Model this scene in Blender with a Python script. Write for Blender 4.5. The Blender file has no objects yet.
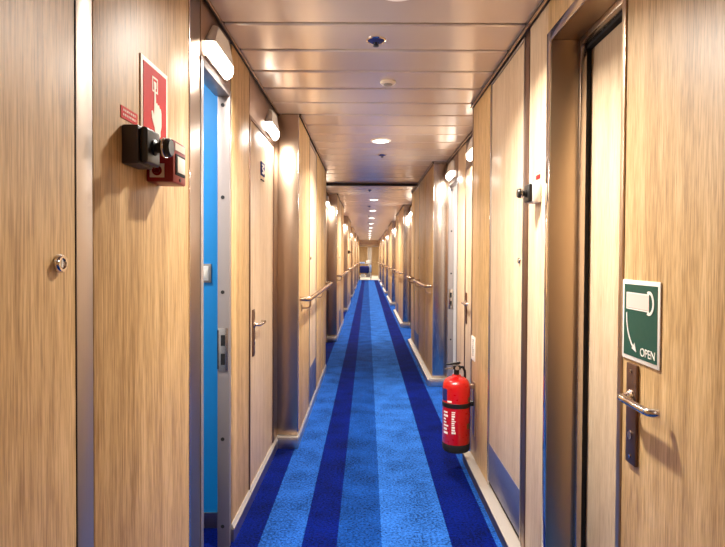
import bpy, bmesh, math, random
from mathutils import Vector, Matrix, Euler
random.seed(7)
C = bpy.context.scene.collection
R = math.radians

# ------------------------------------------------------------------ materials
def lin(r, g, b):
    f = lambda c: (c/255/12.92) if c/255 <= .04045 else ((c/255+.055)/1.055)**2.4
    return (f(r), f(g), f(b), 1)

def new_mat(name):
    m = bpy.data.materials.new(name); m.use_nodes = True
    nt = m.node_tree
    return m, nt, nt.nodes['Principled BSDF']

def N(nt, kind, **kw):
    n = nt.nodes.new(kind)
    for k, v in kw.items(): setattr(n, k, v)
    return n

def plain(name, col, rough=.5, metal=0.0, emit=None, strength=0, spec=.5, coat=0):
    m, nt, b = new_mat(name)
    b.inputs['Base Color'].default_value = lin(*col)
    b.inputs['Roughness'].default_value = rough
    b.inputs['Metallic'].default_value = metal
    b.inputs['Specular IOR Level'].default_value = spec
    b.inputs['Coat Weight'].default_value = coat
    if emit:
        b.inputs['Emission Color'].default_value = (*emit, 1)
        b.inputs['Emission Strength'].default_value = strength
    # faint surface unevenness so nothing is a flat colour
    tc = N(nt, 'ShaderNodeTexCoord'); nz = N(nt, 'ShaderNodeTexNoise')
    nz.inputs['Scale'].default_value = 60
    nt.links.new(tc.outputs['Object'], nz.inputs['Vector'])
    mr = N(nt, 'ShaderNodeMapRange')
    mr.inputs['To Min'].default_value = max(0, rough-.04); mr.inputs['To Max'].default_value = min(1, rough+.06)
    nt.links.new(nz.outputs['Fac'], mr.inputs['Value']); nt.links.new(mr.outputs['Result'], b.inputs['Roughness'])
    return m

def wood(name, dark, mid, light, rough=.36, grain=1.0):
    m, nt, b = new_mat(name)
    tc = N(nt, 'ShaderNodeTexCoord')
    def stretched(sy, sz, scale, detail=5):
        mp = N(nt, 'ShaderNodeMapping'); mp.inputs['Scale'].default_value = (sy, sy, sz)
        nt.links.new(tc.outputs['Object'], mp.inputs['Vector'])
        nz = N(nt, 'ShaderNodeTexNoise'); nz.inputs['Scale'].default_value = scale
        nz.inputs['Detail'].default_value = detail; nz.inputs['Roughness'].default_value = .6
        nt.links.new(mp.outputs['Vector'], nz.inputs['Vector'])
        return nz
    fine = stretched(1, .045, 230); broad = stretched(1, .06, 20, 3); pores = stretched(1, .035, 420, 2)
    mix = N(nt, 'ShaderNodeMath', operation='MULTIPLY_ADD'); mix.inputs[1].default_value = .62
    nt.links.new(fine.outputs['Fac'], mix.inputs[0])
    h = N(nt, 'ShaderNodeMath', operation='MULTIPLY'); h.inputs[1].default_value = .38
    nt.links.new(broad.outputs['Fac'], h.inputs[0]); nt.links.new(h.outputs[0], mix.inputs[2])
    cr = N(nt, 'ShaderNodeValToRGB')
    e = cr.color_ramp.elements
    e[0].position = .36; e[0].color = lin(*dark); e[1].position = .64; e[1].color = lin(*light)
    k = e.new(.5); k.color = lin(*mid)
    nt.links.new(mix.outputs[0], cr.inputs['Fac'])
    pr = N(nt, 'ShaderNodeMapRange'); pr.inputs['From Min'].default_value = .30; pr.inputs['From Max'].default_value = .42
    pr.inputs['To Min'].default_value = 1-.30*grain; pr.inputs['To Max'].default_value = 1
    nt.links.new(pores.outputs['Fac'], pr.inputs['Value'])
    mul = N(nt, 'ShaderNodeMixRGB', blend_type='MULTIPLY'); mul.inputs['Fac'].default_value = 1
    nt.links.new(cr.outputs['Color'], mul.inputs['Color1']); nt.links.new(pr.outputs['Result'], mul.inputs['Color2'])
    nt.links.new(mul.outputs['Color'], b.inputs['Base Color'])
    b.inputs['Roughness'].default_value = rough
    b.inputs['Specular IOR Level'].default_value = .45
    bp = N(nt, 'ShaderNodeBump'); bp.inputs['Strength'].default_value = .05; bp.inputs['Distance'].default_value = .002
    nt.links.new(fine.outputs['Fac'], bp.inputs['Height']); nt.links.new(bp.outputs['Normal'], b.inputs['Normal'])
    return m

def steel(name, col, rough=.26, stretch=(1, 1, .02), bump=.02):
    m, nt, b = new_mat(name)
    b.inputs['Base Color'].default_value = lin(*col); b.inputs['Metallic'].default_value = 1
    tc = N(nt, 'ShaderNodeTexCoord'); mp = N(nt, 'ShaderNodeMapping'); mp.inputs['Scale'].default_value = stretch
    nt.links.new(tc.outputs['Object'], mp.inputs['Vector'])
    nz = N(nt, 'ShaderNodeTexNoise'); nz.inputs['Scale'].default_value = 260; nz.inputs['Detail'].default_value = 3
    nt.links.new(mp.outputs['Vector'], nz.inputs['Vector'])
    mr = N(nt, 'ShaderNodeMapRange'); mr.inputs['To Min'].default_value = rough-.06; mr.inputs['To Max'].default_value = rough+.08
    nt.links.new(nz.outputs['Fac'], mr.inputs['Value']); nt.links.new(mr.outputs['Result'], b.inputs['Roughness'])
    bp = N(nt, 'ShaderNodeBump'); bp.inputs['Strength'].default_value = bump; bp.inputs['Distance'].default_value = .001
    nt.links.new(nz.outputs['Fac'], bp.inputs['Height']); nt.links.new(bp.outputs['Normal'], b.inputs['Normal'])
    return m

def satin(name, col, rough, metal):
    m, nt, b = new_mat(name)
    b.inputs['Roughness'].default_value = rough; b.inputs['Metallic'].default_value = metal
    tc = N(nt, 'ShaderNodeTexCoord'); nz = N(nt, 'ShaderNodeTexNoise'); nz.inputs['Scale'].default_value = 3
    nt.links.new(tc.outputs['Object'], nz.inputs['Vector'])
    mx = N(nt, 'ShaderNodeMixRGB'); mx.inputs['Color1'].default_value = lin(*col)
    mx.inputs['Color2'].default_value = lin(*[c*.96 for c in col])
    nt.links.new(nz.outputs['Fac'], mx.inputs['Fac']); nt.links.new(mx.outputs['Color'], b.inputs['Base Color'])
    return m

def carpet_mat():
    m, nt, b = new_mat('striped_blue_carpet')
    tc = N(nt, 'ShaderNodeTexCoord'); sx = N(nt, 'ShaderNodeSeparateXYZ')
    nt.links.new(tc.outputs['Object'], sx.inputs[0])
    wob = N(nt, 'ShaderNodeTexNoise'); wob.inputs['Scale'].default_value = 240
    nt.links.new(tc.outputs['Object'], wob.inputs['Vector'])
    w2 = N(nt, 'ShaderNodeMath', operation='MULTIPLY_ADD'); w2.inputs[1].default_value = .006
    nt.links.new(wob.outputs['Fac'], w2.inputs[0]); nt.links.new(sx.outputs['X'], w2.inputs[2])
    mr = N(nt, 'ShaderNodeMapRange'); mr.inputs['From Min'].default_value = -1; mr.inputs['From Max'].default_value = 1
    nt.links.new(w2.outputs[0], mr.inputs['Value'])
    cr = N(nt, 'ShaderNodeValToRGB'); cr.color_ramp.interpolation = 'CONSTANT'
    navy, light, medium, pale = lin(0, 13, 82), lin(25, 68, 138), lin(12, 52, 116), lin(32, 79, 150)
    stops = [(-1, navy), (-.503, light), (-.297, navy), (-.1395, medium), (.075, pale), (.402, navy), (.614, light)]
    e = cr.color_ramp.elements
    e[0].position = 0; e[0].color = navy
    e[1].position = (stops[1][0]+1)/2; e[1].color = stops[1][1]
    for x, c in stops[2:]:
        k = e.new((x+1)/2); k.color = c
    nt.links.new(mr.outputs['Result'], cr.inputs['Fac'])
    sp = N(nt, 'ShaderNodeTexNoise'); sp.inputs['Scale'].default_value = 75; sp.inputs['Detail'].default_value = 4
    sp.inputs['Roughness'].default_value = .75
    nt.links.new(tc.outputs['Object'], sp.inputs['Vector'])
    s2 = N(nt, 'ShaderNodeTexNoise'); s2.inputs['Scale'].default_value = 5; s2.inputs['Detail'].default_value = 4
    nt.links.new(tc.outputs['Object'], s2.inputs['Vector'])
    ad = N(nt, 'ShaderNodeMath', operation='MULTIPLY_ADD'); ad.inputs[1].default_value = .35
    nt.links.new(s2.outputs['Fac'], ad.inputs[0]); nt.links.new(sp.outputs['Fac'], ad.inputs[2])
    v = N(nt, 'ShaderNodeMapRange'); v.inputs['From Min'].default_value = .53; v.inputs['From Max'].default_value = .82
    v.inputs['To Min'].default_value = .25; v.inputs['To Max'].default_value = 1.85
    nt.links.new(ad.outputs[0], v.inputs['Value'])
    mul = N(nt, 'ShaderNodeMixRGB', blend_type='MULTIPLY'); mul.inputs['Fac'].default_value = 1
    nt.links.new(cr.outputs['Color'], mul.inputs['Color1']); nt.links.new(v.outputs['Result'], mul.inputs['Color2'])
    nt.links.new(mul.outputs['Color'], b.inputs['Base Color'])
    b.inputs['Roughness'].default_value = .95; b.inputs['Specular IOR Level'].default_value = .05
    b.inputs['Sheen Weight'].default_value = .04; b.inputs['Sheen Roughness'].default_value = .5
    b.inputs['Sheen Tint'].default_value = lin(120, 160, 255)
    bp = N(nt, 'ShaderNodeBump'); bp.inputs['Strength'].default_value = .5; bp.inputs['Distance'].default_value = .006
    nt.links.new(sp.outputs['Fac'], bp.inputs['Height']); nt.links.new(bp.outputs['Normal'], b.inputs['Normal'])
    return m

M = dict(
    oak=wood('oak_laminate', (152, 116, 70), (196, 159, 108), (222, 188, 138), .46),
    pale=wood('pale_oak_laminate', (184, 154, 120), (206, 179, 147), (221, 198, 169), .42, grain=.7),
    steel=steel('brushed_steel', (196, 182, 170), .24),
    bronze=steel('bronze_tinted_steel', (188, 164, 142), .32),
    jamb=satin('grey_jamb_steel', (150, 140, 137), .38, .35),
    polished=steel('polished_steel', (214, 206, 200), .13),
    skirt=steel('skirting_steel', (208, 202, 198), .3, (1, .02, 1)),
    post=steel('satin_post_steel', (182, 171, 162), .42),
    plate=steel('handle_plate_bronze', (128, 100, 84), .42),
    ledge=satin('white_skirting_ledge', (188, 179, 171), .3, .35),
    reveal=steel('golden_reveal_lining', (188, 164, 134), .36),
    ceiling=satin('satin_ceiling_panel', (228, 209, 190), .23, .35),
    gap=plain('dark_shadow_gap', (38, 26, 20), .7),
    carpet=carpet_mat(),
    kick=plain('blue_grey_kick_sheet', (66, 72, 108), .38, coat=.1),
    blue=plain('sky_blue_cabin_wall', (0, 138, 214), .45),
    white=plain('white_paint', (232, 228, 222), .45),
    cream=plain('cream_plastic', (226, 214, 196), .4),
    black=plain('black_plastic', (22, 18, 16), .38),
    brownbox=plain('dark_brown_housing', (52, 38, 30), .42),
    red=plain('red_enamel', (196, 12, 14), .28, coat=.5),
    darkred=plain('dark_red_plastic', (140, 10, 18), .35),
    signred=plain('sign_red', (200, 16, 18), .55, spec=.25),
    signwhite=plain('sign_white', (244, 238, 226), .5),
    green=plain('sign_green', (18, 74, 58), .5),
    signpink=plain('sign_pale_pink', (236, 208, 196), .5),
    navy=plain('navy_cloth', (16, 32, 104), .9),
    lightblue=plain('pale_blue_cloth', (140, 170, 222), .9),
    towel=plain('white_towelling', (240, 238, 234), .95),
    rubber=plain('dark_rubber', (26, 24, 24), .8),
    grey=plain('grey_plastic', (150, 144, 140), .5),
    glow=plain('glowing_lamp_diffuser', (255, 250, 240), .5, emit=(1, .93, .82), strength=9),
    lobby=plain('pale_vinyl_floor', (206, 196, 180), .3),
    header=steel('dark_bronze_header', (150, 124, 108), .36),
    rail=steel('champagne_rail', (206, 178, 148), .22, (1, .02, 1)),
)

# ------------------------------------------------------------------ mesh builder
class MB:
    def __init__(s): s.bm = bmesh.new()
    def box(s, x0, x1, y0, y1, z0, z1, bev=0, seg=2):
        r = bmesh.ops.create_cube(s.bm, size=1)
        vs = r['verts']
        for v in vs:
            v.co = Vector(((x0+x1)/2+v.co.x*(x1-x0), (y0+y1)/2+v.co.y*(y1-y0), (z0+z1)/2+v.co.z*(z1-z0)))
        if x1 < x0 or y1 < y0 or z1 < z0: raise ValueError((x0, x1, y0, y1, z0, z1))
        if bev:
            es = list({e for v in vs for e in v.link_edges})
            bmesh.ops.bevel(s.bm, geom=es, offset=bev, segments=seg, affect='EDGES', profile=.5)
        return s
    def cyl(s, p0, p1, r0, r1=None, seg=24):
        p0, p1 = Vector(p0), Vector(p1); r1 = r0 if r1 is None else r1
        d = p1-p0; q = Vector((0, 0, 1)).rotation_difference(d.normalized()).to_matrix().to_4x4()
        bmesh.ops.create_cone(s.bm, cap_ends=True, segments=seg, radius1=r0, radius2=r1, depth=d.length,
                              matrix=Matrix.Translation((p0+p1)/2) @ q)
        return s
    def tube(s, pts, r, seg=12):
        pts = [Vector(p) for p in pts]; rings = []
        up = None
        for i, p in enumerate(pts):
            t = (pts[min(i+1, len(pts)-1)]-pts[max(i-1, 0)]).normalized()
            if up is None:
                up = t.orthogonal().normalized()
            up = (up-t*up.dot(t)).normalized(); w = t.cross(up)
            rr = r[i] if isinstance(r, (list, tuple)) else r
            rings.append([s.bm.verts.new(p+(up*math.cos(a)+w*math.sin(a))*rr) for a in [2*math.pi*k/seg for k in range(seg)]])
        for a, b in zip(rings, rings[1:]):
            for k in range(seg): s.bm.faces.new((a[k], a[(k+1) % seg], b[(k+1) % seg], b[k]))
        s.bm.faces.new(rings[0][::-1]); s.bm.faces.new(rings[-1])
        return s
    def lathe(s, prof, axis=(0, 0, 1), at=(0, 0, 0), seg=32):
        q = Vector((0, 0, 1)).rotation_difference(Vector(axis)).to_matrix()
        at = Vector(at); rings = []
        for r, z in prof:
            rings.append([s.bm.verts.new(at+q @ Vector((max(r, 1e-4)*math.cos(2*math.pi*k/seg), max(r, 1e-4)*math.sin(2*math.pi*k/seg), z))) for k in range(seg)])
        for a, b in zip(rings, rings[1:]):
            for k in range(seg): s.bm.faces.new((a[k], a[(k+1) % seg], b[(k+1) % seg], b[k]))
        s.bm.faces.new(rings[0][::-1]); s.bm.faces.new(rings[-1])
        return s
    def prism(s, pts, axis, a, b):
        """pts: outline in the two other axes (in x,y,z order); extruded from a to b along axis."""
        def P(p, t):
            return {'x': (t, p[0], p[1]), 'y': (p[0], t, p[1]), 'z': (p[0], p[1], t)}[axis]
        lo = [s.bm.verts.new(P(p, a)) for p in pts]; hi = [s.bm.verts.new(P(p, b)) for p in pts]
        n = len(pts)
        s.bm.faces.new(lo[::-1]); s.bm.faces.new(hi)
        for i in range(n): s.bm.faces.new((lo[i], lo[(i+1) % n], hi[(i+1) % n], hi[i]))
        return s
    def build(s, name, mat, parent=None, loc=None, smooth=True):
        bmesh.ops.recalc_face_normals(s.bm, faces=s.bm.faces[:])
        me = bpy.data.meshes.new(name); s.bm.to_mesh(me); s.bm.free()
        me.materials.append(M[mat] if isinstance(mat, str) else mat)
        if smooth:
            me.polygons.foreach_set('use_smooth', [True]*len(me.polygons)); me.set_sharp_from_angle(angle=R(32))
        o = bpy.data.objects.new(name, me); C.objects.link(o)
        if parent: o.parent = parent
        if loc: o.location = loc
        return o

def thing(name, label, cat, loc=(0, 0, 0), rz=0, group=None):
    o = bpy.data.objects.new(name, None); C.objects.link(o)
    o.empty_display_size = .05
    o.location = loc; o.rotation_euler = (0, 0, rz); o['label'] = label; o['category'] = cat
    if group: o['group'] = group
    return o

def structure(o, label=None):
    o['kind'] = 'structure'
    if label: o['label'] = label
    return o

def copy_thing(root, loc, rz, label):
    r = root.copy(); C.objects.link(r); r.location = loc; r.rotation_euler = (0, 0, rz); r['label'] = label
    for ch in list(root.children):
        c = ch.copy(); C.objects.link(c); c.parent = r
        for g in list(ch.children):
            d = g.copy(); C.objects.link(d); d.parent = c
    return r

ORD = ['first', 'second', 'third', 'fourth', 'fifth', 'sixth', 'seventh', 'eighth', 'ninth', 'tenth', 'eleventh', 'twelfth',
       'thirteenth', 'fourteenth', 'fifteenth', 'sixteenth']

# ------------------------------------------------------------------ dimensions (metres; corridor runs along +Y)
H = 2.35
XL, XLR = -.485, -.635            # left wall: projecting face, recessed face
XR, XRR = .69, .835               # right wall: projecting face, recessed face
PER = 4.75
YB, YE = -4.0, 33.0               # back of the corridor, its far end
LREC = [(1.49, 3.84)]+[(6.4+PER*k, 8.66+PER*k) for k in range(5)]
RREC = [(3.6, 5.70)]+[(8.5+PER*k, 10.46+PER*k) for k in range(5)]
HEAD = 2.11
SK = .085                         # skirting height

# ------------------------------------------------------------------ floor, ceiling
structure(MB().box(-2.3, 2.2, YB-.1, 32.0, -.05, 0).build('floor', 'carpet', smooth=False))
structure(MB().box(-5, 5, 32.0, 42.2, -.05, -.001).build('floor_lobby', 'lobby', smooth=False))
ce = MB()
y = 2.36-.3*22
ce_planks = []
while y < YE:
    y1 = y+.3
    a, b = y+.012, y1-.012
    pr = [(a, H+.02), (a, H+.006), (a+.006, H), (b-.006, H), (b, H+.006), (b, H+.02)]
    ce.prism([(p[0], p[1]) for p in pr], 'x', -.66, .87)
    y = round(y1, 4)
ceil_o = structure(ce.build('ceiling', 'ceiling', smooth=False))
MB().box(-2.3, 2.2, YB-.1, YE, H+.03, H+.08).build('ceiling_backing', 'gap', ceil_o)

# ------------------------------------------------------------------ walls
trim_cross = structure(MB().box(-.66, .87, 7.42, 7.475, H-.03, H+.01, .002).build('trim_0', 'gap'))
wall_left = structure(MB().box(XL-.12, XL-.02, YB, LREC[0][0]-.006, 0, H+.03).build('wall_left', 'gap', smooth=False))
wall_right = structure(MB().box(XR+.02, XR+.3, YB, .50, 0, H+.03).build('wall_right', 'gap', smooth=False))

def backing(side, y0, y1, recess=False, z0=0, z1=H+.03):
    """The dark carcass behind the facing panels; shows only in the joints."""
    x = (XLR if recess else XL) if side < 0 else (XRR if recess else XR)
    p = wall_left if side < 0 else wall_right
    a, b = sorted((x+side*.02, x+side*(.058 if recess else .12)))
    return MB().box(a, b, y0, y1, z0, z1).build('wall_carcass', 'gap', p, smooth=False)

def facing(side, y0, y1, mat='oak', z0=None, z1=H-.012, recess=False, name='wall_panel', x=None, thick=.0205, gap=.0045, bev=.0015):
    if x is None: x = (XLR if recess else XL) if side < 0 else (XRR if recess else XR)
    if z0 is None: z0 = SK-.02
    p = wall_left if side < 0 else wall_right
    a, b = sorted((x, x+side*thick))
    return MB().box(a, b, y0+gap, y1-gap, z0, z1, bev).build(name, mat, p)

def strip(side, y0, y1, mat='steel', recess=False, x=None, name='joint_strip', z0=None, z1=H-.012, proud=.003):
    if x is None: x = (XLR if recess else XL) if side < 0 else (XRR if recess else XR)
    z0 = SK-.02 if z0 is None else z0
    p = wall_left if side < 0 else wall_right
    a, b = sorted((x-side*proud, x+side*.02))
    return MB().box(a, b, y0, y1, z0, z1, .001).build(name, mat, p)

# skirting: a coved steel kerb with a sloping bright top ledge
def skirting(side, y0, y1, recess, wide, base):
    x = (XLR if recess else XL) if side < 0 else (XRR if recess else XR)
    s = side
    prof = [(x+s*.01, 0), (x-s*wide, 0), (x-s*wide, SK*.7), (x+s*.01, SK*.7)]
    o = MB().prism(prof, 'y', y0, y1).build('skirting', 'skirt', base)
    cap = [(x+s*.01, SK*.7), (x-s*(wide+.002), SK*.7), (x-s*(wide+.002), SK*.78), (x-s*(wide*.8), SK*.84), (x-s*.004, SK), (x+s*.01, SK)]
    MB().prism(cap, 'y', y0, y1).build('skirting_ledge', 'ledge', o)
    return o
base_left = structure(MB().prism([(XL-.01, 0), (XL+.004, 0), (XL+.004, .07), (XL+.002, SK), (XL-.01, SK)], 'y', YB, LREC[0][0]-.004).build('baseboard_left', 'skirt'))
base_right = structure(MB().prism([(XR+.01, 0), (XR-.05, 0), (XR-.05, .055), (XR+.01, .055)], 'y', 2.1, 3.6).build('baseboard_right', 'plate'))
MB().prism([(XR+.01, .055), (XR-.052, .055), (XR-.052, .059), (XR-.048, .062), (XR+.01, .064)], 'y', 2.1, 3.6).build('skirting_ledge', 'ledge', base_right)

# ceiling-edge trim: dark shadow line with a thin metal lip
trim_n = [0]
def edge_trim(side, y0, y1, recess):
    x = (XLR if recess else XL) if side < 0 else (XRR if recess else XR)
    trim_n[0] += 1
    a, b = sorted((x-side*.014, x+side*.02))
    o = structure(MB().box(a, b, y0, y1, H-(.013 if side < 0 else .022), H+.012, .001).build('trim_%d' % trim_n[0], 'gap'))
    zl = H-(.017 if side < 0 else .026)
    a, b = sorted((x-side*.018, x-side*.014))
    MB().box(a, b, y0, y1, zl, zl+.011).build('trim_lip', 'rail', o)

# ------------------------------------------------------------------ doors
door_n = [0]
def lever(parent, side, x, y, z, dirn, plate_mat='plate'):
    """Lever handle on a long back plate. dirn: +1/-1, the way along Y the arm points."""
    s = -side                                     # out into the corridor
    pl = MB().box(*sorted((x-s*.001, x+s*.007)), y-.026, y+.026, z-.175, z+.085, .002).build('handle_plate', plate_mat, parent)
    MB().cyl((x+s*.006, y, z+.066), (x+s*.0095, y, z+.066), .005, seg=10).cyl((x+s*.006, y, z-.155), (x+s*.0095, y, z-.155), .005, seg=10).build('screw', 'polished', pl)
    MB().cyl((x+s*.006, y, z-.1), (x+s*.010, y, z-.1), .011, seg=16).build('key_cylinder', 'polished', pl)
    MB().lathe([(.018, 0), (.018, .004), (.012, .008), (.011, .014)], (s, 0, 0), (x+s*.006, y, z)).build('rose', 'polished', pl)
    d = dirn; o = .038
    pts = [(x+s*.006, y, z), (x+s*(o-.018), y, z)]
    for k in range(1, 6):
        a = k/5*math.pi/2
        pts.append((x+s*(o-.018+.018*math.sin(a)), y+d*.018*(1-math.cos(a)), z))
    pts += [(x+s*o, y+d*.138, z)]
    for k in range(1, 6):
        a = k/5*math.pi/2*.95
        pts.append((x+s*(o-.022*(1-math.cos(a))), y+d*(.138+.018*math.sin(a)), z))
    MB().tube(pts, .0098, 14).build('lever_handle', 'polished', parent)

def door(side, y0, y1, x, mat='pale', z0=.0, z1=HEAD, kick=None, lever_y=None, lever_dir=1, lock_y=None, frame='plate', frame_w=.018, lever_z=.97, leaf_gap=.003):
    """A door leaf set flush in a thin frame. Returns the leaf."""
    door_n[0] += 1
    a, b = sorted((x+side*.001, x+side*.045))
    leaf = structure(MB().box(a, b, y0+frame_w+leaf_gap, y1-frame_w-leaf_gap, z0+.006, z1-frame_w-.003, .0015).build('door_%d' % door_n[0], mat))
    f = MB()
    fa, fb = sorted((x-side*(.004 if frame != 'gap' else 0), x+side*.02))
    f.box(fa, fb, y0, y0+frame_w, z0, z1, .001).box(fa, fb, y1-frame_w, y1, z0, z1, .001).box(fa, fb, y0+frame_w, y1-frame_w, z1-frame_w, z1, .001)
    f.build('door_frame', frame, leaf)
    if kick:
        a, b = sorted((x-side*.0015, x+side*.002))
        MB().box(a, b, y0+frame_w+.004, y1-frame_w-.004, kick[0], kick[1], .0005).build('kick_plate', 'kick', leaf)
    if lever_y is not None: lever(leaf, side, x, lever_y, lever_z, lever_dir)
    if lock_y is not None:
        s = -side
        k = MB().lathe([(.0145, 0), (.0145, .004), (.0125, .0075), (.0085, .0075), (.0085, .003), (.001, .003)], (s, 0, 0), (x, lock_y, 1.337)).build('lock', 'polished', leaf)
        MB().box(*sorted((x+s*.003, x+s*.006)), lock_y-.0018, lock_y+.0018, 1.331, 1.343).build('keyhole', 'signwhite', k)
    return leaf

def service_door(side, y0, y1, lock_at, kick_top, mat='oak', frame='post', fw=.02, leaf_gap=.003):
    x = XL if side < 0 else XR
    return door(side, y0, y1, x, mat, z0=SK, z1=H-.03, kick=(SK+.012, kick_top), lock_y=lock_at, frame=frame, frame_w=fw, leaf_gap=leaf_gap)

# ---- LEFT, nearest projecting wall
facing(-1, -4.0, -3.0); facing(-1, -3.0, -2.1); facing(-1, -2.1, -1.2); facing(-1, -1.2, -.3); facing(-1, -.3, .26)
d = service_door(-1, .26, .9088, .857, .34, frame='gap', fw=.001, leaf_gap=.0006)
strip(-1, .909, .962, 'post', name='steel_post', z0=0, proud=.0008)
facing(-1, .962, 1.483)
MB().box(XL-.12, XL+.0015, 1.4835, 1.4905, 0, H, .001).build('end_cap', 'polished', wall_left)
MB().box(XLR-.1, XL-.118, YB, 1.4905, 0, H+.03).build('wall_carcass', 'bronze', wall_left)

# ---- RIGHT, nearest: the big door with the lever, then the deep doorway
facing(1, -4.0, -3.0); facing(1, -3.0, -2.1); facing(1, -2.1, -1.2); facing(1, -1.2, -.3); facing(1, -.3, .50)
near_door = door(1, .50, 1.474, XR, 'oak', z0=0, z1=2.2, lever_y=1.403, lever_dir=-1, lever_z=.993, frame='bronze', frame_w=.006)
facing(1, .50, 1.474, z0=2.2)
# doorway 1.476-2.09: steel lined reveal, pale door set back
DX = .835
wr = wall_right
MB().box(XR-.003, DX+.06, 2.062, 2.098, 0, 2.20, .001).build('doorway_casing', 'reveal', wr)                    # far reveal
MB().box(XR-.006, XR-.002, 2.064, 2.104, 0, 2.206, .001).build('doorway_architrave', 'polished', wr)
MB().box(XR-.006, XR-.002, 1.476, 2.064, 2.165, 2.206, .001).build('doorway_architrave', 'polished', wr)
MB().box(XR-.003, DX+.06, 1.476, 2.062, 2.168, 2.20, .001).build('doorway_soffit', 'reveal', wr)
MB().box(XR+.002, DX+.06, 1.476, 1.50, 0, 2.168, .001).build('doorway_casing', 'reveal', wr)
MB().box(XR+.02, DX+.1, 2.098, 2.11, 0, H).box(DX+.06, DX+.1, 1.45, 2.11, 0, H).box(XR+.02, DX+.06, 1.48, 2.10, 2.20, H).build('wall_carcass', 'gap', wr, smooth=False)
door_n[0] += 1
deep = structure(MB().box(DX, DX+.045, 1.515, 2.052, .008, 2.13, .0015).build('door_%d' % door_n[0], 'pale'))
MB().box(DX-.045, DX-.022, 2.04, 2.061, 0, 2.167, .002).box(DX-.05, DX-.02, 1.501, 1.526, 0, 2.167, .002).box(DX-.05, DX-.02, 1.526, 2.036, 2.142, 2.167, .002).build('door_frame', 'steel', deep)
MB().box(DX-.02, DX+.01, 2.053, 2.061, 0, 2.167).box(DX-.02, DX+.01, 1.501, 1.513, 0, 2.167).box(DX-.02, DX+.01, 1.513, 2.049, 2.132, 2.167).build('door_seal', 'rubber', deep)
facing(1, 1.476, 2.110, z0=2.204, gap=.001)
facing(1, 2.104, 2.345, 'pale')
backing(1, 2.11, 3.6)
strip(1, 2.349, 2.408, 'plate', name='steel_post', proud=.001)
service_door(1, 2.412, 3.06, 2.465, .305, 'pale', fw=.008)
strip(1, 3.062, 3.078, 'polished')
facing(1, 3.078, 3.575)
strip(1, 3.575, 3.60, 'bronze', proud=.002)
MB().box(XR-.002, XRR+.02, 3.594, 3.602, 0, H, .001).build('end_cap', 'polished', wr)

# ---- recesses and projecting sections
pil_label = {}
def pillar(side, y, p):
    """Steel cladding of the wall end that faces the camera, on a steel kerb."""
    xo, xi = (XL, XLR) if side < 0 else (XR, XRR)
    a, b = sorted((xo+side*.004, xi+side*.02))
    MB().box(a, b, y-.004, y+.02, SK+.004, H-.004, .001).build('pillar_cladding', 'bronze' if side < 0 else 'steel', p)
    a, b = sorted((xo-side*.0015, xo+side*.004))
    MB().box(a, b, y-.007, y+.012, SK, H-.004, .001).build('corner_strip', 'polished', p)
    a, b = sorted((xo-side*.03, xi))
    if side < 0: a, b = xi, xo+.006
    sk = MB().box(a, b, y-.04, y+.01, 0, SK-.012, .004).build('skirting', 'skirt', base_left if side < 0 else base_right)
    MB().box(a, b, y-.042, y+.01, SK-.012, SK, .004).build('skirting_ledge', 'ledge', sk)

def projecting(side, y0, y1, k):
    p = wall_left if side < 0 else wall_right
    backing(side, y0+.01, y1-.005)
    pillar(side, y0, p)
    skirting(side, y0-.005, y1, False, .006 if side < 0 else .048, base_left if side < 0 else base_right)
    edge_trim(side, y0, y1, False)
    x = XL if side < 0 else XR
    if side < 0:
        a, b = y0+.72, y0+1.34
        facing(side, y0+.012, a, 'oak'); service_door(side, a, b, a+.09, .40, 'pale')
        facing(side, b, b+.6); facing(side, b+.6, y1-.006)
    else:
        a, b = y0+1.5, y0+2.22
        facing(side, y0+.012, y0+.75); facing(side, y0+.75, a); service_door(side, a, b, a+.09, .305)
        facing(side, b, y1-.006)
    c = sorted((x, x+side*.15))
    MB().box(c[0], c[1], y1-.006, y1, 0, H, .001).build('end_cap', 'bronze', p)

def recess(side, y0, y1, k):
    p = wall_left if side < 0 else wall_right
    x = XLR if side < 0 else XRR
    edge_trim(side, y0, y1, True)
    L = y1-y0
    dw = .68
    a0, a1 = y0+.12, y0+.12+dw
    b0, b1 = y1-.10-dw, y1-.10
    backing(side, y0, y1, True)
    for f0, f1, lv, dd in ((a0, a1, a0+.07, 1), (b0, b1, b0+.07, 1)):
        door(side, f0, f1, x, 'pale', lever_y=lv, lever_dir=dd)
        facing(side, f0, f1, 'header', z0=HEAD, recess=True, name='header_panel')
    facing(side, y0, a0, recess=True); facing(side, a1, b0, recess=True)
    strip(side, b1, y1, 'bronze', recess=True, name='steel_post')
    for s0, s1 in ((y0, a0), (a1, b0), (b1, y1)):
        skirting(side, s0, s1, True, .012, base_left if side < 0 else base_right)

for k, (a, b) in enumerate(LREC):
    nxt = LREC[k+1][0] if k+1 < len(LREC) else YE
    projecting(-1, b, nxt, k)
    if k: recess(-1, a, b, k)
for k, (a, b) in enumerate(RREC):
    nxt = RREC[k+1][0] if k+1 < len(RREC) else YE
    projecting(1, b, nxt, k)
    if k: recess(1, a, b, k)
edge_trim(-1, YB, LREC[0][0], False); edge_trim(1, YB, 3.6, False)

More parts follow.
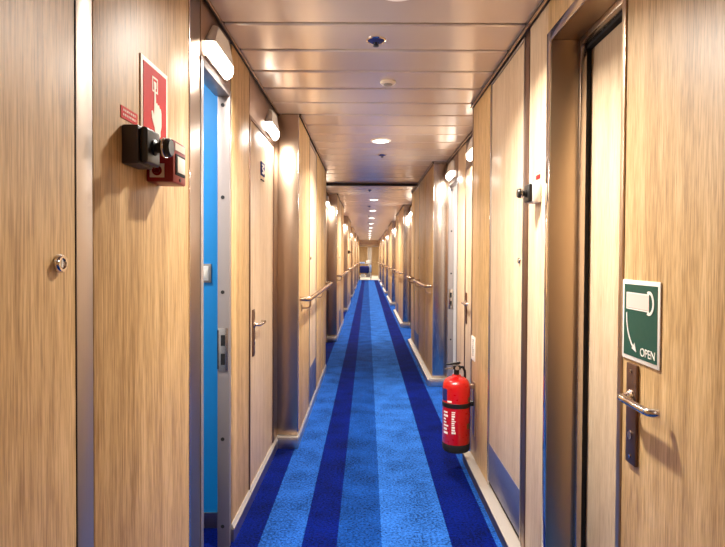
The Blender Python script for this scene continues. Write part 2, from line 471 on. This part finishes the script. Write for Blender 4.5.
def cabin(side, yo0, yo1, far_y, wallmat):
    """Door opening in the recessed wall and the bit of cabin one sees through it."""
    p = wall_left if side < 0 else wall_right
    x = XLR if side < 0 else XRR
    # frame: near jamb, far jamb with strike plate, head
    def bx(d0, d1): return sorted((x+side*d0, x+side*d1))
    fr = MB()
    fr.box(*bx(-.003, .06), yo0-.03, yo0, 0, HEAD, .001).box(*bx(-.003, .06), yo0, yo1, HEAD-.03, HEAD, .001)
    door_n[0] += 1
    fo = structure(fr.build('door_%d' % door_n[0], 'jamb'))
    j = MB().box(*bx(-.003, .052), yo1, yo1+.03, 0, HEAD, .001).build('far_jamb', 'jamb', fo)
    mid = .028
    for z in (2.04, 1.62, 1.185, .506, .10):
        MB().lathe([(.0085, 0), (.0085, .002), (.001, .002)], (0, -1, 0), (x+side*mid, yo1, z), 14).build('fixing_hole', 'rubber', j)
    sp = MB().box(*bx(.004, .049), yo1-.003, yo1, .822, 1.02, .001).build('strike_plate', 'steel', j)
    MB().box(*bx(.016, .036), yo1-.0045, yo1-.002, .938, .988).build('latch_slot', 'black', sp)
    MB().box(*bx(.016, .036), yo1-.0045, yo1-.002, .850, .902).build('latch_slot', 'black', sp)
    MB().box(*bx(.0465, .0525), yo1-.004, yo1, .83, 1.01).build('strike_lip', 'rubber', sp)
    # cabin shell
    x2 = x+side*1.35
    a, b = sorted((x+side*.06, x2))
    w = MB().box(a-.0, b, far_y, far_y+.05, .075, H).build('cabin_wall', wallmat, p, smooth=False)
    MB().box(a, b, far_y-.008, far_y+.05, 0, .075).build('cabin_skirting', 'bronze', p)
    o = MB().box(*sorted((x2, x2+side*.05)), yo0-.6, far_y+.05, 0, H)
    o.box(a, b, yo0-.65, yo0-.6, 0, H)
    o.build('cabin_wall', 'white', p, smooth=False)
    MB().box(a, b, yo0-.6, far_y, H, H+.03).build('cabin_ceiling', 'white', p, smooth=False)
    return fo

# left recess, nearest: steel panel, open blue cabin, oak panel, numbered door
O0, O1 = 2.105, 2.50
backing(-1, 1.49, O0-.03, True); backing(-1, O1+.03, 3.84, True); backing(-1, O0-.03, O1+.03, True, HEAD, H+.03)
facing(-1, 1.49, 1.62, recess=True); facing(-1, 1.62, O0-.03, 'bronze', z0=0, recess=True, name='steel_post')
cabin(-1, O0, O1, 2.69, 'blue')
facing(-1, O0-.03, O1+.03, 'header', z0=HEAD, recess=True, name='header_panel')
strip(-1, O1+.031, O1+.048, 'gap', recess=True, proud=-.004)
facing(-1, O1+.05, 2.93, recess=True)
num_door = door(-1, 2.935, 3.69, XLR, 'pale', lever_y=3.03, lever_dir=1)
facing(-1, 2.935, 3.69, 'header', z0=HEAD, recess=True, name='header_panel')
strip(-1, 3.692, 3.84, 'bronze', recess=True, name='steel_post')
skirting(-1, O1+.05, 2.93, True, .012, base_left); skirting(-1, 2.935, 3.84, True, .012, base_left)
skirting(-1, 1.49, O0-.03, True, .004, base_left)
edge_trim(-1, 1.49, 3.84, True)
pl = MB().box(XLR-.001, XLR+.004, 3.24, 3.355, 1.835, 1.915, .001).build('number_plate', 'navy', num_door)
zz = [(3.262, 1.902), (3.325, 1.902), (3.325, 1.893), (3.292, 1.880), (3.335, 1.868), (3.335, 1.853), (3.318, 1.846), (3.265, 1.846), (3.265, 1.856), (3.315, 1.858), (3.268, 1.874), (3.268, 1.884), (3.305, 1.893), (3.262, 1.893)]
MB().prism(zz, 'x', XLR+.0035, XLR+.0052).build('digit', 'signwhite', pl, smooth=False)
MB().box(XLR-.001, XLR+.006, 3.24, 3.33, 1.805, 1.811).build('card_slot', 'rubber', num_door)

# right recess, nearest: closed cabin door, panel, open white cabin
P0, P1 = 5.08, 5.60
backing(1, 3.6, P0-.03, True); backing(1, P1+.03, 5.70, True); backing(1, P0-.03, P1+.03, True, HEAD, H+.03)
facing(1, 3.6, 3.88, recess=True)
door(1, 3.885, 4.65, XRR, 'pale', lever_y=4.57, lever_dir=-1)
facing(1, 3.885, 4.65, 'header', z0=HEAD, recess=True, name='header_panel')
facing(1, 4.655, P0-.03, 'pale', recess=True)
cabin(1, P0, P1, 5.78, 'white')
facing(1, P0-.03, P1+.03, 'header', z0=HEAD, recess=True, name='header_panel')
strip(1, P1+.031, 5.70, 'bronze', recess=True, name='steel_post')
skirting(1, 3.6, 3.88, True, .012, base_right); skirting(1, 4.655, P0-.03, True, .012, base_right)
edge_trim(1, 3.6, 5.70, True)

# ------------------------------------------------------------------ closing walls: behind the camera and at the far end
bk = structure(MB().box(-1, 1.1, YB-.1, YB, 0, H).build('wall_back', 'oak', smooth=False))
far = structure(MB().box(-5, .06, 41, 41.1, 0, H).box(.06, 5, 41, 41.1, 0, H).build('wall_end', 'oak', smooth=False))
door_n[0] += 1
fd = structure(MB().box(.06, .30, 40.955, 40.99, .01, 2.05, .003).build('door_%d' % door_n[0], 'white'))
MB().box(.0, .05, 40.95, 40.99, 0, 2.1).box(.31, .36, 40.95, 40.99, 0, 2.1).box(.05, .31, 40.95, 40.99, 2.06, 2.1).build('door_frame', 'bronze', fd)
trim_n[0] += 1
po = structure(MB().box(-.60, .80, 33.0, 33.15, 1.97, 2.12, .01).build('trim_%d' % trim_n[0], 'cream'))
MB().box(-.62, -.47, 33.0, 33.15, 0, H).box(.68, .83, 33.0, 33.15, 0, H).build('portal_post', 'cream', po)
MB().box(-5, 5, 33.02, 33.1, 2.12, 2.6).build('portal_header', 'ceiling', po)
lc = structure(MB().box(-5, 5, 33.1, 41, 2.3, 2.34).build('ceiling_lobby', 'ceiling', smooth=False))
structure(MB().box(-5.1, -5, 33, 41.1, 0, 2.4).build('wall_lobby_left', 'oak', smooth=False))
structure(MB().box(5, 5.1, 33, 41.1, 0, 2.4).build('wall_lobby_right', 'oak', smooth=False))
structure(MB().box(-5, -.62, 33.0, 33.1, 0, 2.4).box(.83, 5, 33.0, 33.1, 0, 2.4).build('wall_lobby_front', 'oak', smooth=False))

# ------------------------------------------------------------------ lights
WARM = (1, .945, .85)
def area(name, loc, size, power, rot=(0, 0, 0), col=WARM, shape='DISK', sy=None, spread=None):
    l = bpy.data.lights.new(name, 'AREA'); l.shape = shape; l.size = size; l.energy = power; l.color = col
    if sy: l.size_y = sy
    if spread: l.spread = spread
    o = bpy.data.objects.new(name, l); C.objects.link(o); o.location = loc; o.rotation_euler = rot
    return o

DLX = .11
def make_downlight(label, y):
    t = thing('ceiling_downlight', label, 'ceiling light', (DLX, y, H), 0, 'round ceiling downlights')
    MB().lathe([(.088, .004), (.088, -.004), (.082, -.009), (.07, -.009), (.066, -.004), (.066, .004)]).build('bezel', 'white', t)
    MB().lathe([(.066, .003), (.066, -.005), (.04, -.010), (.001, -.012)]).build('diffuser', 'glow', t)
    return t
DLY = [-2.9, -.45, 2.05, 4.7, 9.5, 11.75, 14.0, 16.3, 18.6, 20.9, 23.2, 25.5, 27.8, 30.1]  # beams behind the camera are unseen, added to brighten the steel reflections
proto = None
vis = 0
for y in DLY:
    if y > 0:
        lab = '%s glowing round ceiling downlight along the corridor, counted from the camera' % ORD[vis]; vis += 1
        if proto is None: proto = make_downlight(lab, y)
        else: copy_thing(proto, (DLX, y, H), 0, lab)
    area('downlight_beam', (DLX, y, H-.02), .11, 33 if y > 3 else (34 if y > 0 else (7 if y > -1 else 18)), spread=R(138))
area('lobby_fill_light', (0, 36.5, 2.25), 2.0, 160, shape='RECTANGLE', sy=3)
area('lobby_fill_light', (0, 32.0, 2.3), .5, 14, spread=R(120))  # unseen lamp without fixture, added to brighten the front of the cart
area('cabin_light', (-1.25, 2.1, H-.03), .4, 16, col=(1, .95, .88))
area('cabin_light', (1.5, 5.0, H-.03), .4, 22, col=(1, .93, .85))

def make_lamp(label, loc, rz):
    """Pale metal hood on the wall above a cabin door, open below onto a frosted strip; +X points out of the wall."""
    t = thing('wall_lamp', label, 'wall lamp', loc, rz, 'wall lamps above the cabin doors')
    o = [(-.165, -.02), (-.055, .085), (.11, .092), (.145, .07), (.150, -.02)]
    MB().prism(o, 'x', 0, .010).build('back_plate', 'white', t)
    b = MB()
    lo = [b.bm.verts.new((.010, p[0], p[1])) for p in o]
    hi = [b.bm.verts.new((.040 if p[1] < 0 else .024, p[0]*.94, p[1]*.93)) for p in o]
    n = len(o); b.bm.faces.new(lo[::-1]); b.bm.faces.new(hi)
    for k in range(n): b.bm.faces.new((lo[k], lo[(k+1) % n], hi[(k+1) % n], hi[k]))
    b.build('hood', 'white', t)
    d = MB(); pr = [(.002, -.021), (.038, -.021), (.037, -.045), (.030, -.062), (.016, -.072), (.002, -.074)]
    d.prism([(p[0], p[1]) for p in pr], 'y', -.152, .140)
    d.build('diffuser', 'glow', t)
    MB().box(.0, .010, -.16, .148, -.086, -.076, .002).build('bracket', 'polished', t)
    return t
lamp0 = make_lamp('glowing frosted wall lamp above the open blue cabin doorway', (XLR, 2.29, 2.205), 0)
lamps = [(-1, 3.55, 'glowing wall lamp above the numbered pale door beside the first steel pillar on the left')]
for k, (a, b) in enumerate(LREC[1:]):
    lamps.append((-1, b-.20, 'glowing wall lamp tucked into the %s recess of the left wall, counted from the camera' % ORD[k+1]))
lamps += [(1, 4.28, 'glowing wall lamp above the closed door just behind the red fire extinguisher'),
          (1, 5.42, 'glowing wall lamp above the open white cabin doorway on the right')]
for k, (a, b) in enumerate(RREC[1:]):
    lamps.append((1, b-.20, 'glowing wall lamp tucked into the %s recess of the right wall, counted from the camera' % ORD[k+1]))
def lamp_light(side, y):
    x = XLR if side < 0 else XRR
    area('wall_lamp_beam', (x-side*.050, y-.005*side, 2.14), .05, 5.5, (0, R(42)*side, 0), shape='RECTANGLE', sy=.28, col=(1, .95, .87))
lamp_light(-1, 2.31)
for s, y, lab in lamps:
    copy_thing(lamp0, (XLR if s < 0 else XRR, y, 2.205), 0 if s < 0 else math.pi, lab); lamp_light(s, y)

# ------------------------------------------------------------------ ceiling fittings
def make_sprinkler(label, x, y):
    t = thing('ceiling_sprinkler', label, 'sprinkler', (x, y, H), 0, 'ceiling sprinklers')
    MB().lathe([(.046, .002), (.046, -.003), (.040, -.006), (.036, -.003), (.036, .002)]).build('escutcheon', 'polished', t)
    MB().lathe([(.037, .002), (.037, -.004), (.030, -.009), (.012, -.011), (.001, -.011)]).build('cup', 'navy', t)
    b = MB().cyl((0, 0, -.010), (0, 0, -.026), .005, seg=12).cyl((0, 0, -.026), (0, 0, -.029), .013, seg=16)
    b.tube([(-.011, 0, -.010), (-.011, 0, -.019), (-.004, 0, -.026)], .0022, 8).tube([(.011, 0, -.010), (.011, 0, -.019), (.004, 0, -.026)], .0022, 8)
    b.build('nozzle', 'black', t)
    return t
sp0 = make_sprinkler('dark blue ceiling sprinkler on the second ceiling plank, largest of the row', .035, 2.53)
for i, y in enumerate((5.34, 8.12, 10.7, 13.3, 15.9, 18.5)):
    copy_thing(sp0, (.14 if i == 0 else .03, y, H), 0, '%s dark sprinkler down the corridor ceiling, counted from the camera' % ORD[i+1])
t = thing('smoke_detector', 'small pale round smoke detector between the big sprinkler and the nearest visible downlight', 'smoke detector', (.113, 3.13, H))
MB().lathe([(.045, .002), (.045, -.006), (.040, -.012), (.030, -.014)] + [(.001, -.014)]).build('base', 'cream', t)
MB().lathe([(.026, -.013), (.026, -.020), (.018, -.026), (.001, -.027)], seg=20).build('sensor_cap', 'grey', t)

# ------------------------------------------------------------------ handrails (local: +X out of the wall, Y along it)
def make_rail(label, loc, rz, L):
    t = thing('handrail', label, 'handrail', loc, rz, 'corridor handrails')
    o = .07
    pts = [(0, 0, 0)]
    for k in range(0, 7):
        a = k/6*math.pi/2
        pts.append((o-.035+.035*math.sin(a), .035*(1-math.cos(a)), 0))
    for k in range(0, 7):
        a = math.pi/2-k/6*math.pi/2
        pts.append((o-.035+.035*math.sin(a), L-.035*(1-math.cos(a)), 0))
    pts.append((0, L, 0))
    MB().tube(pts, .017, 14).build('rail', 'rail', t)
    for y in (.12, L-.12) if L < 1.6 else (.12, L/2, L-.12):
        b = MB().tube([(.0, y, -.075), (.045, y, -.075), (.06, y, -.065), (.066, y, -.05), (.068, y, -.012)], .0065, 10)
        b.box(0, .006, y-.02, y+.02, -.10, -.05, .001)
        b.build('bracket', 'bronze', t)
    return t
made = {}
def place_rail(side, y0, y1, label):
    L = round(y1-y0, 2)
    loc = (XL, y0, 1.045) if side < 0 else (XR, y1, 1.045)
    rz = 0 if side < 0 else math.pi
    if L in made: return copy_thing(made[L], loc, rz, label)
    made[L] = make_rail(label, loc, rz, L); return made[L]
for k, (a, b) in enumerate(LREC):
    nxt = LREC[k+1][0] if k+1 < len(LREC) else 32.9
    place_rail(-1, b+.08, b+2.5, '%s metal handrail along the left wall, counted from the camera' % ORD[k])
for k, (a, b) in enumerate(RREC):
    place_rail(1, b+.06, b+1.44, 'longer handrail between pillar and service door, %s wall section on the right' % ORD[k])
    place_rail(1, b+2.26, b+2.76, 'short handrail past the service door, %s wall section on the right' % ORD[k])

# ------------------------------------------------------------------ left near wall: sign, red label, magnet, call point
X = XL
t = thing('fire_alarm_sign', 'red sign with a white pressing hand above the red call point', 'safety sign', (X, 1.24, 1.59))
def sb(x0, x1, y0, y1, z0, z1, bev=0): return MB().box(x0, x1, y0, y1, z0, z1, bev)
sb(0, .003, -.077, .077, 0, .191, .001).build('border', 'signwhite', t)
sb(.003, .0038, -.066, .066, .011, .180).build('red_field', 'signred', t)
pic = MB()
pic.box(.0038, .0044, -.019, .013, .128, .132).box(.0038, .0044, -.019, .013, .158, .162).box(.0038, .0044, -.019, -.015, .132, .158).box(.0038, .0044, .009, .013, .132, .158).box(.0038, .0044, -.010, .004, .138, .152)
pic.build('button_symbol', 'signwhite', t, smooth=False)
hand = [(-.008, .145), (-.001, .145), (.002, .105), (.008, .108), (.013, .103), (.019, .106), (.024, .099), (.030, .100), (.034, .090), (.034, .060), (.028, .046), (.028, .034), (-.002, .034), (-.006, .048), (-.022, .068), (-.024, .082), (-.018, .085), (-.009, .076)]
MB().prism(hand, 'x', .0038, .0046).build('hand_symbol', 'signwhite', t, smooth=False)

t = thing('warning_label', 'small red label with two pale text lines beside the hand sign', 'label', (X, 1.111, 1.622))
sb(0, .0015, -.038, .038, 0, .024).build('red_field', 'signred', t)
ln = MB()
for z, w in ((.0145, .030), (.0055, .030)):
    y = -w
    while y < w:
        q = random.uniform(.004, .009)
        ln.box(.0015, .002, y, min(w, y+q), z, z+.0045); y += q+.003
ln.build('text_line', 'signpink', t, smooth=False)

def make_magnet(label, loc, rz, base_mat='brownbox'):
    t = thing('door_magnet', label, 'door holder', loc, rz)
    MB().box(0, .034, -.038, .038, -.039, .039, .004).build('base', base_mat, t)
    MB().box(.034, .050, -.035, .035, -.036, .036, .006, 3).build('housing', 'black', t)
    MB().lathe([(.016, 0), (.016, .004), (.011, .007), (.011, .014), (.017, .016), (.019, .019), (.019, .032), (.016, .036), (.001, .036)], (1, 0, 0), (.05, 0, 0)).build('plunger', 'black', t)
    MB().lathe([(.0200, 0), (.0205, .001), (.0205, .004), (.0200, .005)], (1, 0, 0), (.070, 0, 0)).build('ring', 'polished', t)
    return t
make_magnet('dark brown box door magnet beside the red call point', (X, 1.113, 1.570), 0)
make_magnet('black door magnet on a white base beside the pale service door', (XR, 2.205, 1.610), math.pi, 'white')
make_magnet('tiny black door magnet far along the left wall', (XL, 13.62, 1.47), 0)

t = thing('fire_call_point', 'red fire alarm call point box with a white press window', 'fire alarm', (X, 1.237, 1.558))
sb(0, .060, -.041, .041, -.046, .048, .004).build('housing', 'darkred', t)
w = sb(.059, .0625, -.030, .030, -.028, .018, .001).build('window_surround', 'rubber', t)
sb(.0622, .0640, -.024, .024, -.022, .013, .0005).build('press_window', 'signwhite', w)
sb(.0598, .0612, -.032, .032, .026, .042).build('instruction_strip', 'cream', t)
MB().cyl((.0595, 0, -.037), (.0615, 0, -.037), .004, seg=12).build('test_keyhole', 'black', t)
lg = sb(.008, .040, -.0418, -.0405, -.036, -.006).build('side_label', 'cream', t)
b = MB(); b.lathe([(.011, 0), (.011, .0006), (.007, .0006), (.007, 0)], (0, -1, 0), (.024, -.0418, -.021), 20); b.box(.021, .028, -.0424, -.0416, -.026, -.016)
b.build('flame_mark', 'darkred', lg)

# light switch on the blue cabin wall
t = thing('light_switch', 'white rocker light switch in a grey surround on the blue cabin wall', 'light switch', (-.812, 2.69, 1.266))
MB().box(-.048, .043, -.010, .0, -.046, .046, .003).build('surround', 'grey', t)
s_ = MB().box(-.036, .032, -.014, -.0095, -.036, .036, .002).build('plate', 'white', t)
MB().box(-.030, .026, -.0165, -.0135, -.022, .022, .0015).build('rocker', 'signwhite', s_)

# ------------------------------------------------------------------ right wall: OPEN sign, label, tag, extinguisher
t = thing('door_sign', 'green and white sign reading OPEN above the lever handle', 'sign', (XR, 1.369, 1.086), math.pi)
sb(0, .003, -.093, .093, 0, .208, .001).build('border', 'signwhite', t)
# local +Y is toward the camera after the turn; near edge = +Y
sb(.003, .0038, -.083, .083, .011, .197).build('green_field', 'green', t)
g = MB()
g.box(.0038, .0046, -.068, .045, .136, .174)
g.build('lever_symbol', 'signpink', t, smooth=False)
g = MB()
for s0 in (.1335, .1745): g.box(.0038, .0048, -.068, .045, s0-.0015, s0+.0015)
g.box(.0038, .0048, -.0695, -.0665, .132, .176)
ring = []
for k in range(13):
    a = -math.pi*.62+k/12*math.pi*1.24; ring.append((.045+.024*math.cos(a), .154+.030*math.sin(a)))
for k in range(12, -1, -1):
    a = -math.pi*.62+k/12*math.pi*1.24; ring.append((.045+.0165*math.cos(a), .154+.0225*math.sin(a)))
g.prism(ring, 'x', .0038, .0048); g.build('lever_outline', 'signwhite', t, smooth=False)
arc = []
A = [(-.068, .122), (-.066, .100), (-.061, .080), (-.052, .060), (-.040, .044), (-.031, .036)]
def arcw(w):
    return [(p[0]+w, p[1]+w*.6) for p in A]
g = MB().prism(arcw(.0022)+arcw(-.0022)[::-1], 'x', .0038, .0048)
g.prism([(-.015, .025), (-.038, .032), (-.024, .048)], 'x', .0038, .0048).build('arrow', 'signwhite', t, smooth=False)
cu = bpy.data.curves.new('open_text', 'FONT'); cu.body = 'OPEN'; cu.size = .029; cu.extrude = .0004; cu.space_character = .95
tmp = bpy.data.objects.new('open_text', cu); C.objects.link(tmp)
bpy.context.view_layer.update()
me = bpy.data.meshes.new_from_object(tmp.evaluated_get(bpy.context.evaluated_depsgraph_get()))
bpy.data.objects.remove(tmp)
w = max(v.co.x for v in me.vertices)
# text plane (x right, y up) -> local (Y, Z), facing +X
me.transform(Matrix(((0, 0, 1, .0044), (1, 0, 0, .076-w), (0, 1, 0, .020), (0, 0, 0, 1))))
me.materials.clear(); me.materials.append(M['signwhite'])
o = bpy.data.objects.new('lettering', me); C.objects.link(o); o.parent = t

t = thing('warning_label', 'tiny red label with a text line just above the black magnet', 'label', (XR, 2.205, 1.668), math.pi)
sb(0, .0015, -.032, .020, 0, .018).build('red_field', 'signred', t)
ln = MB()
for k in range(7): ln.box(0, .001, -.034+k*.009, -.034+k*.009+.006, .027, .033)
ln.build('text_line', 'grey', t, smooth=False)

t = thing('notice_card', 'white notice card with a dark text column above the fire extinguisher', 'notice', (XR, 3.515, .685), math.pi)
sb(0, .003, -.062, .062, 0, .155, .001).build('card', 'signwhite', t)
g = MB()
z = .138
for k in range(9):
    g.box(.003, .0036, -.024+random.uniform(0, .006), .010+random.uniform(0, .016), z-.009, z); z -= .0125
g.build('text_column', 'grey', t, smooth=False)

EX, EY = .574, 3.47
t = thing('fire_extinguisher', 'red fire extinguisher with a black strap hung low on the oak wall', 'fire extinguisher', (EX, EY, .115))
MB().lathe([(.001, .052), (.084, .052), (.0875, .060), (.0875, .405), (.084, .432), (.072, .455), (.050, .470), (.030, .477), (.026, .488), (.001, .488)], seg=40).build('cylinder', 'red', t)
MB().lathe([(.001, .0), (.060, .0), (.080, .006), (.087, .018), (.0885, .05), (.0885, .058), (.001, .058)], seg=40).build('foot_ring', 'rubber', t)
st = MB().lathe([(.0878, .288), (.0898, .290), (.0898, .316), (.0878, .318)], seg=40)
st.box(.085, .125, -.016, .016, .288, .318, .003).build('strap', 'black', t)
MB().box(.108, .1215, -.03, .03, .10, .44, .003).box(.086, .112, -.022, .022, .40, .425, .003).build('wall_bracket', 'bronze', t)
v = MB().cyl((0, 0, .485), (0, 0, .525), .017, seg=18).box(-.024, .026, -.014, .014, .520, .545, .003)
v.build('valve', 'black', t)
MB().prism([(-.070, .548), (-.066, .556), (.022, .570), (.026, .562), (.010, .552)], 'y', -.010, .010).build('squeeze_lever', 'black', t)
MB().prism([(-.072, .520), (-.070, .527), (-.02, .533), (-.02, .523)], 'y', -.009, .009).build('carry_handle', 'polished', t)
MB().lathe([(.013, 0), (.013, .012), (.001, .012)], (0, -1, 0), (.0, -.014, .532), 16).build('pressure_gauge', 'polished', t)
MB().tube([(.02, .014, .53), (.045, .03, .53), (.062, .05, .50), (.068, .072, .44), (.066, .080, .36), (.062, .082, .22), (.058, .080, .12)], [.008]*5+[.009, .011], 10).build('hose', 'rubber', t)
# print wrapped on the cylinder, facing the camera and corridor
def wrap(a0, a1, z0, z1, rr=.0880):
    b = MB(); n = max(2, int((a1-a0)/6))
    for i in range(n):
        p = [R(a0+(a1-a0)*i/n), R(a0+(a1-a0)*(i+1)/n)]
        vs = [b.bm.verts.new((rr*math.cos(q), rr*math.sin(q), z)) for q in p for z in (z0, z1)]
        b.bm.faces.new((vs[0], vs[2], vs[3], vs[1]))
    return b
def marks(name, items, mat):
    b = MB()
    for a0, a1, z0, z1 in items:
        n = max(1, int((a1-a0)/5))
        for i in range(n):
            q0, q1 = R(a0+(a1-a0)*i/n), R(a0+(a1-a0)*(i+1)/n)
            for r0, r1 in ((.0874, .0882),):
                v8 = [b.bm.verts.new((r*math.cos(q), r*math.sin(q), z)) for r in (r0, r1) for q in (q0, q1) for z in (z0, z1)]
                for f in ((0, 1, 3, 2), (4, 6, 7, 5), (0, 2, 6, 4), (1, 5, 7, 3), (0, 4, 5, 1), (2, 3, 7, 6)):
                    b.bm.faces.new([v8[k] for k in f])
    b.build(name, mat, t, smooth=False)
marks('instruction_panel', [(-178, -140, .33, .405)], 'navy')
it = []
random.seed(3)
z = .268
while z > .135:
    hgt = random.choice((.006, .009, .012))
    it.append((-118, -118+random.uniform(10, 18), z-hgt, z)); z -= hgt+.005
marks('printed_text', it, 'signwhite')
it = []
z = .265
while z > .13:
    hgt = random.choice((.010, .014))
    it.append((-160, -160+random.uniform(10, 30), z-hgt, z)); z -= hgt+.010
marks('printed_text', it, 'signwhite')
marks('maker_mark', [(-138, -118, .325, .335)], 'signwhite')
marks('side_sticker', [(-50, -22, .155, .19)], 'rail')
marks('service_sticker', [(-44, -14, .325, .355)], 'rail')

# ------------------------------------------------------------------ housekeeping cart at the far end
t = thing('housekeeping_cart', 'housekeeping cart with a navy bag at the far end of the corridor', 'cart', (-.08, 32.35, 0))
MB().box(-.40, .34, -.25, .25, .14, .18, .01).box(-.40, .34, -.25, .25, .42, .45, .01).box(-.40, .34, -.25, .25, .92, .96, .01).build('shelf', 'grey', t)
f = MB()
for x in (-.39, .33):
    for y in (-.24, .24): f.cyl((x, y, .12), (x, y, 1.02), .015, seg=10)
f.build('frame', 'steel', t)
MB().tube([(.33, -.24, 1.0), (.43, -.2, 1.03), (.43, .2, 1.03), (.33, .24, 1.0)], .014, 10).build('push_handle', 'steel', t)
bag = MB(); bag.box(-.36, .20, -.30, -.05, .40, .82, .06, 4); bag.build('laundry_bag', 'navy', t)
MB().box(.21, .33, -.28, -.10, .45, .88, .03).build('side_pocket', 'lightblue', t)
for x in (-.36, .30):
    for y in (-.2, .2):
        MB().cyl((x-.015, y, .06), (x+.015, y, .06), .06, seg=18).box(x-.02, x+.02, y-.015, y+.015, .06, .14).build('caster', 'rubber', t)
MB().box(-.30, -.05, -.2, .2, .18, .36, .02).build('linen_bin', 'towel', t)
MB().box(.02, .28, -.2, .2, .18, .40, .02).build('supply_box', 'grey', t)
def towels(label, loc, w, n, mat):
    t = thing('towel_pile', label, 'towels', loc)
    for k in range(n):
        MB().box(-w, w, -.15, .15, k*.045, k*.045+.043, .018, 3).build('folded_towel', mat, t)
towels('pale blue folded linen on top of the far cart', (-.30, 32.30, .961), .15, 2, 'lightblue')
towels('white folded towels on top of the far cart', (.06, 32.30, .961), .13, 4, 'towel')

# ------------------------------------------------------------------ world, camera, view
w = bpy.data.worlds.new('world'); bpy.context.scene.world = w; w.use_nodes = True
w.node_tree.nodes['Background'].inputs['Color'].default_value = (1, .9, .78, 1)
w.node_tree.nodes['Background'].inputs['Strength'].default_value = .3

F = 545.0
cam = bpy.data.cameras.new('camera'); co = bpy.data.objects.new('camera', cam); C.objects.link(co)
cam.sensor_fit = 'HORIZONTAL'; cam.sensor_width = 36; cam.lens = 36*F/725; cam.clip_start = .02; cam.clip_end = 200
co.location = (0, 0, 1.35)
rot = Matrix.Rotation(R(90-1.05), 3, 'X') @ Matrix.Rotation(R(.30), 3, 'Z')
co.rotation_euler = rot.to_euler()
v = rot.transposed() @ Vector((0, 1, 0))
px, py = 362.5+F*v.x/-v.z, 273.5-F*v.y/-v.z
cam.shift_x = (px-367.3)/725; cam.shift_y = (257.0-py)/725
bpy.context.scene.camera = co
sc = bpy.context.scene
sc.view_settings.view_transform = 'Standard'; sc.view_settings.look = 'None'
sc.view_settings.gamma = 1; sc.view_settings.use_curve_mapping = False
sc.view_settings.exposure = 0.58
sc.cycles.use_denoising = True
sc.cycles.max_bounces = 10; sc.cycles.diffuse_bounces = 6; sc.cycles.glossy_bounces = 5
sc.cycles.sample_clamp_indirect = 6
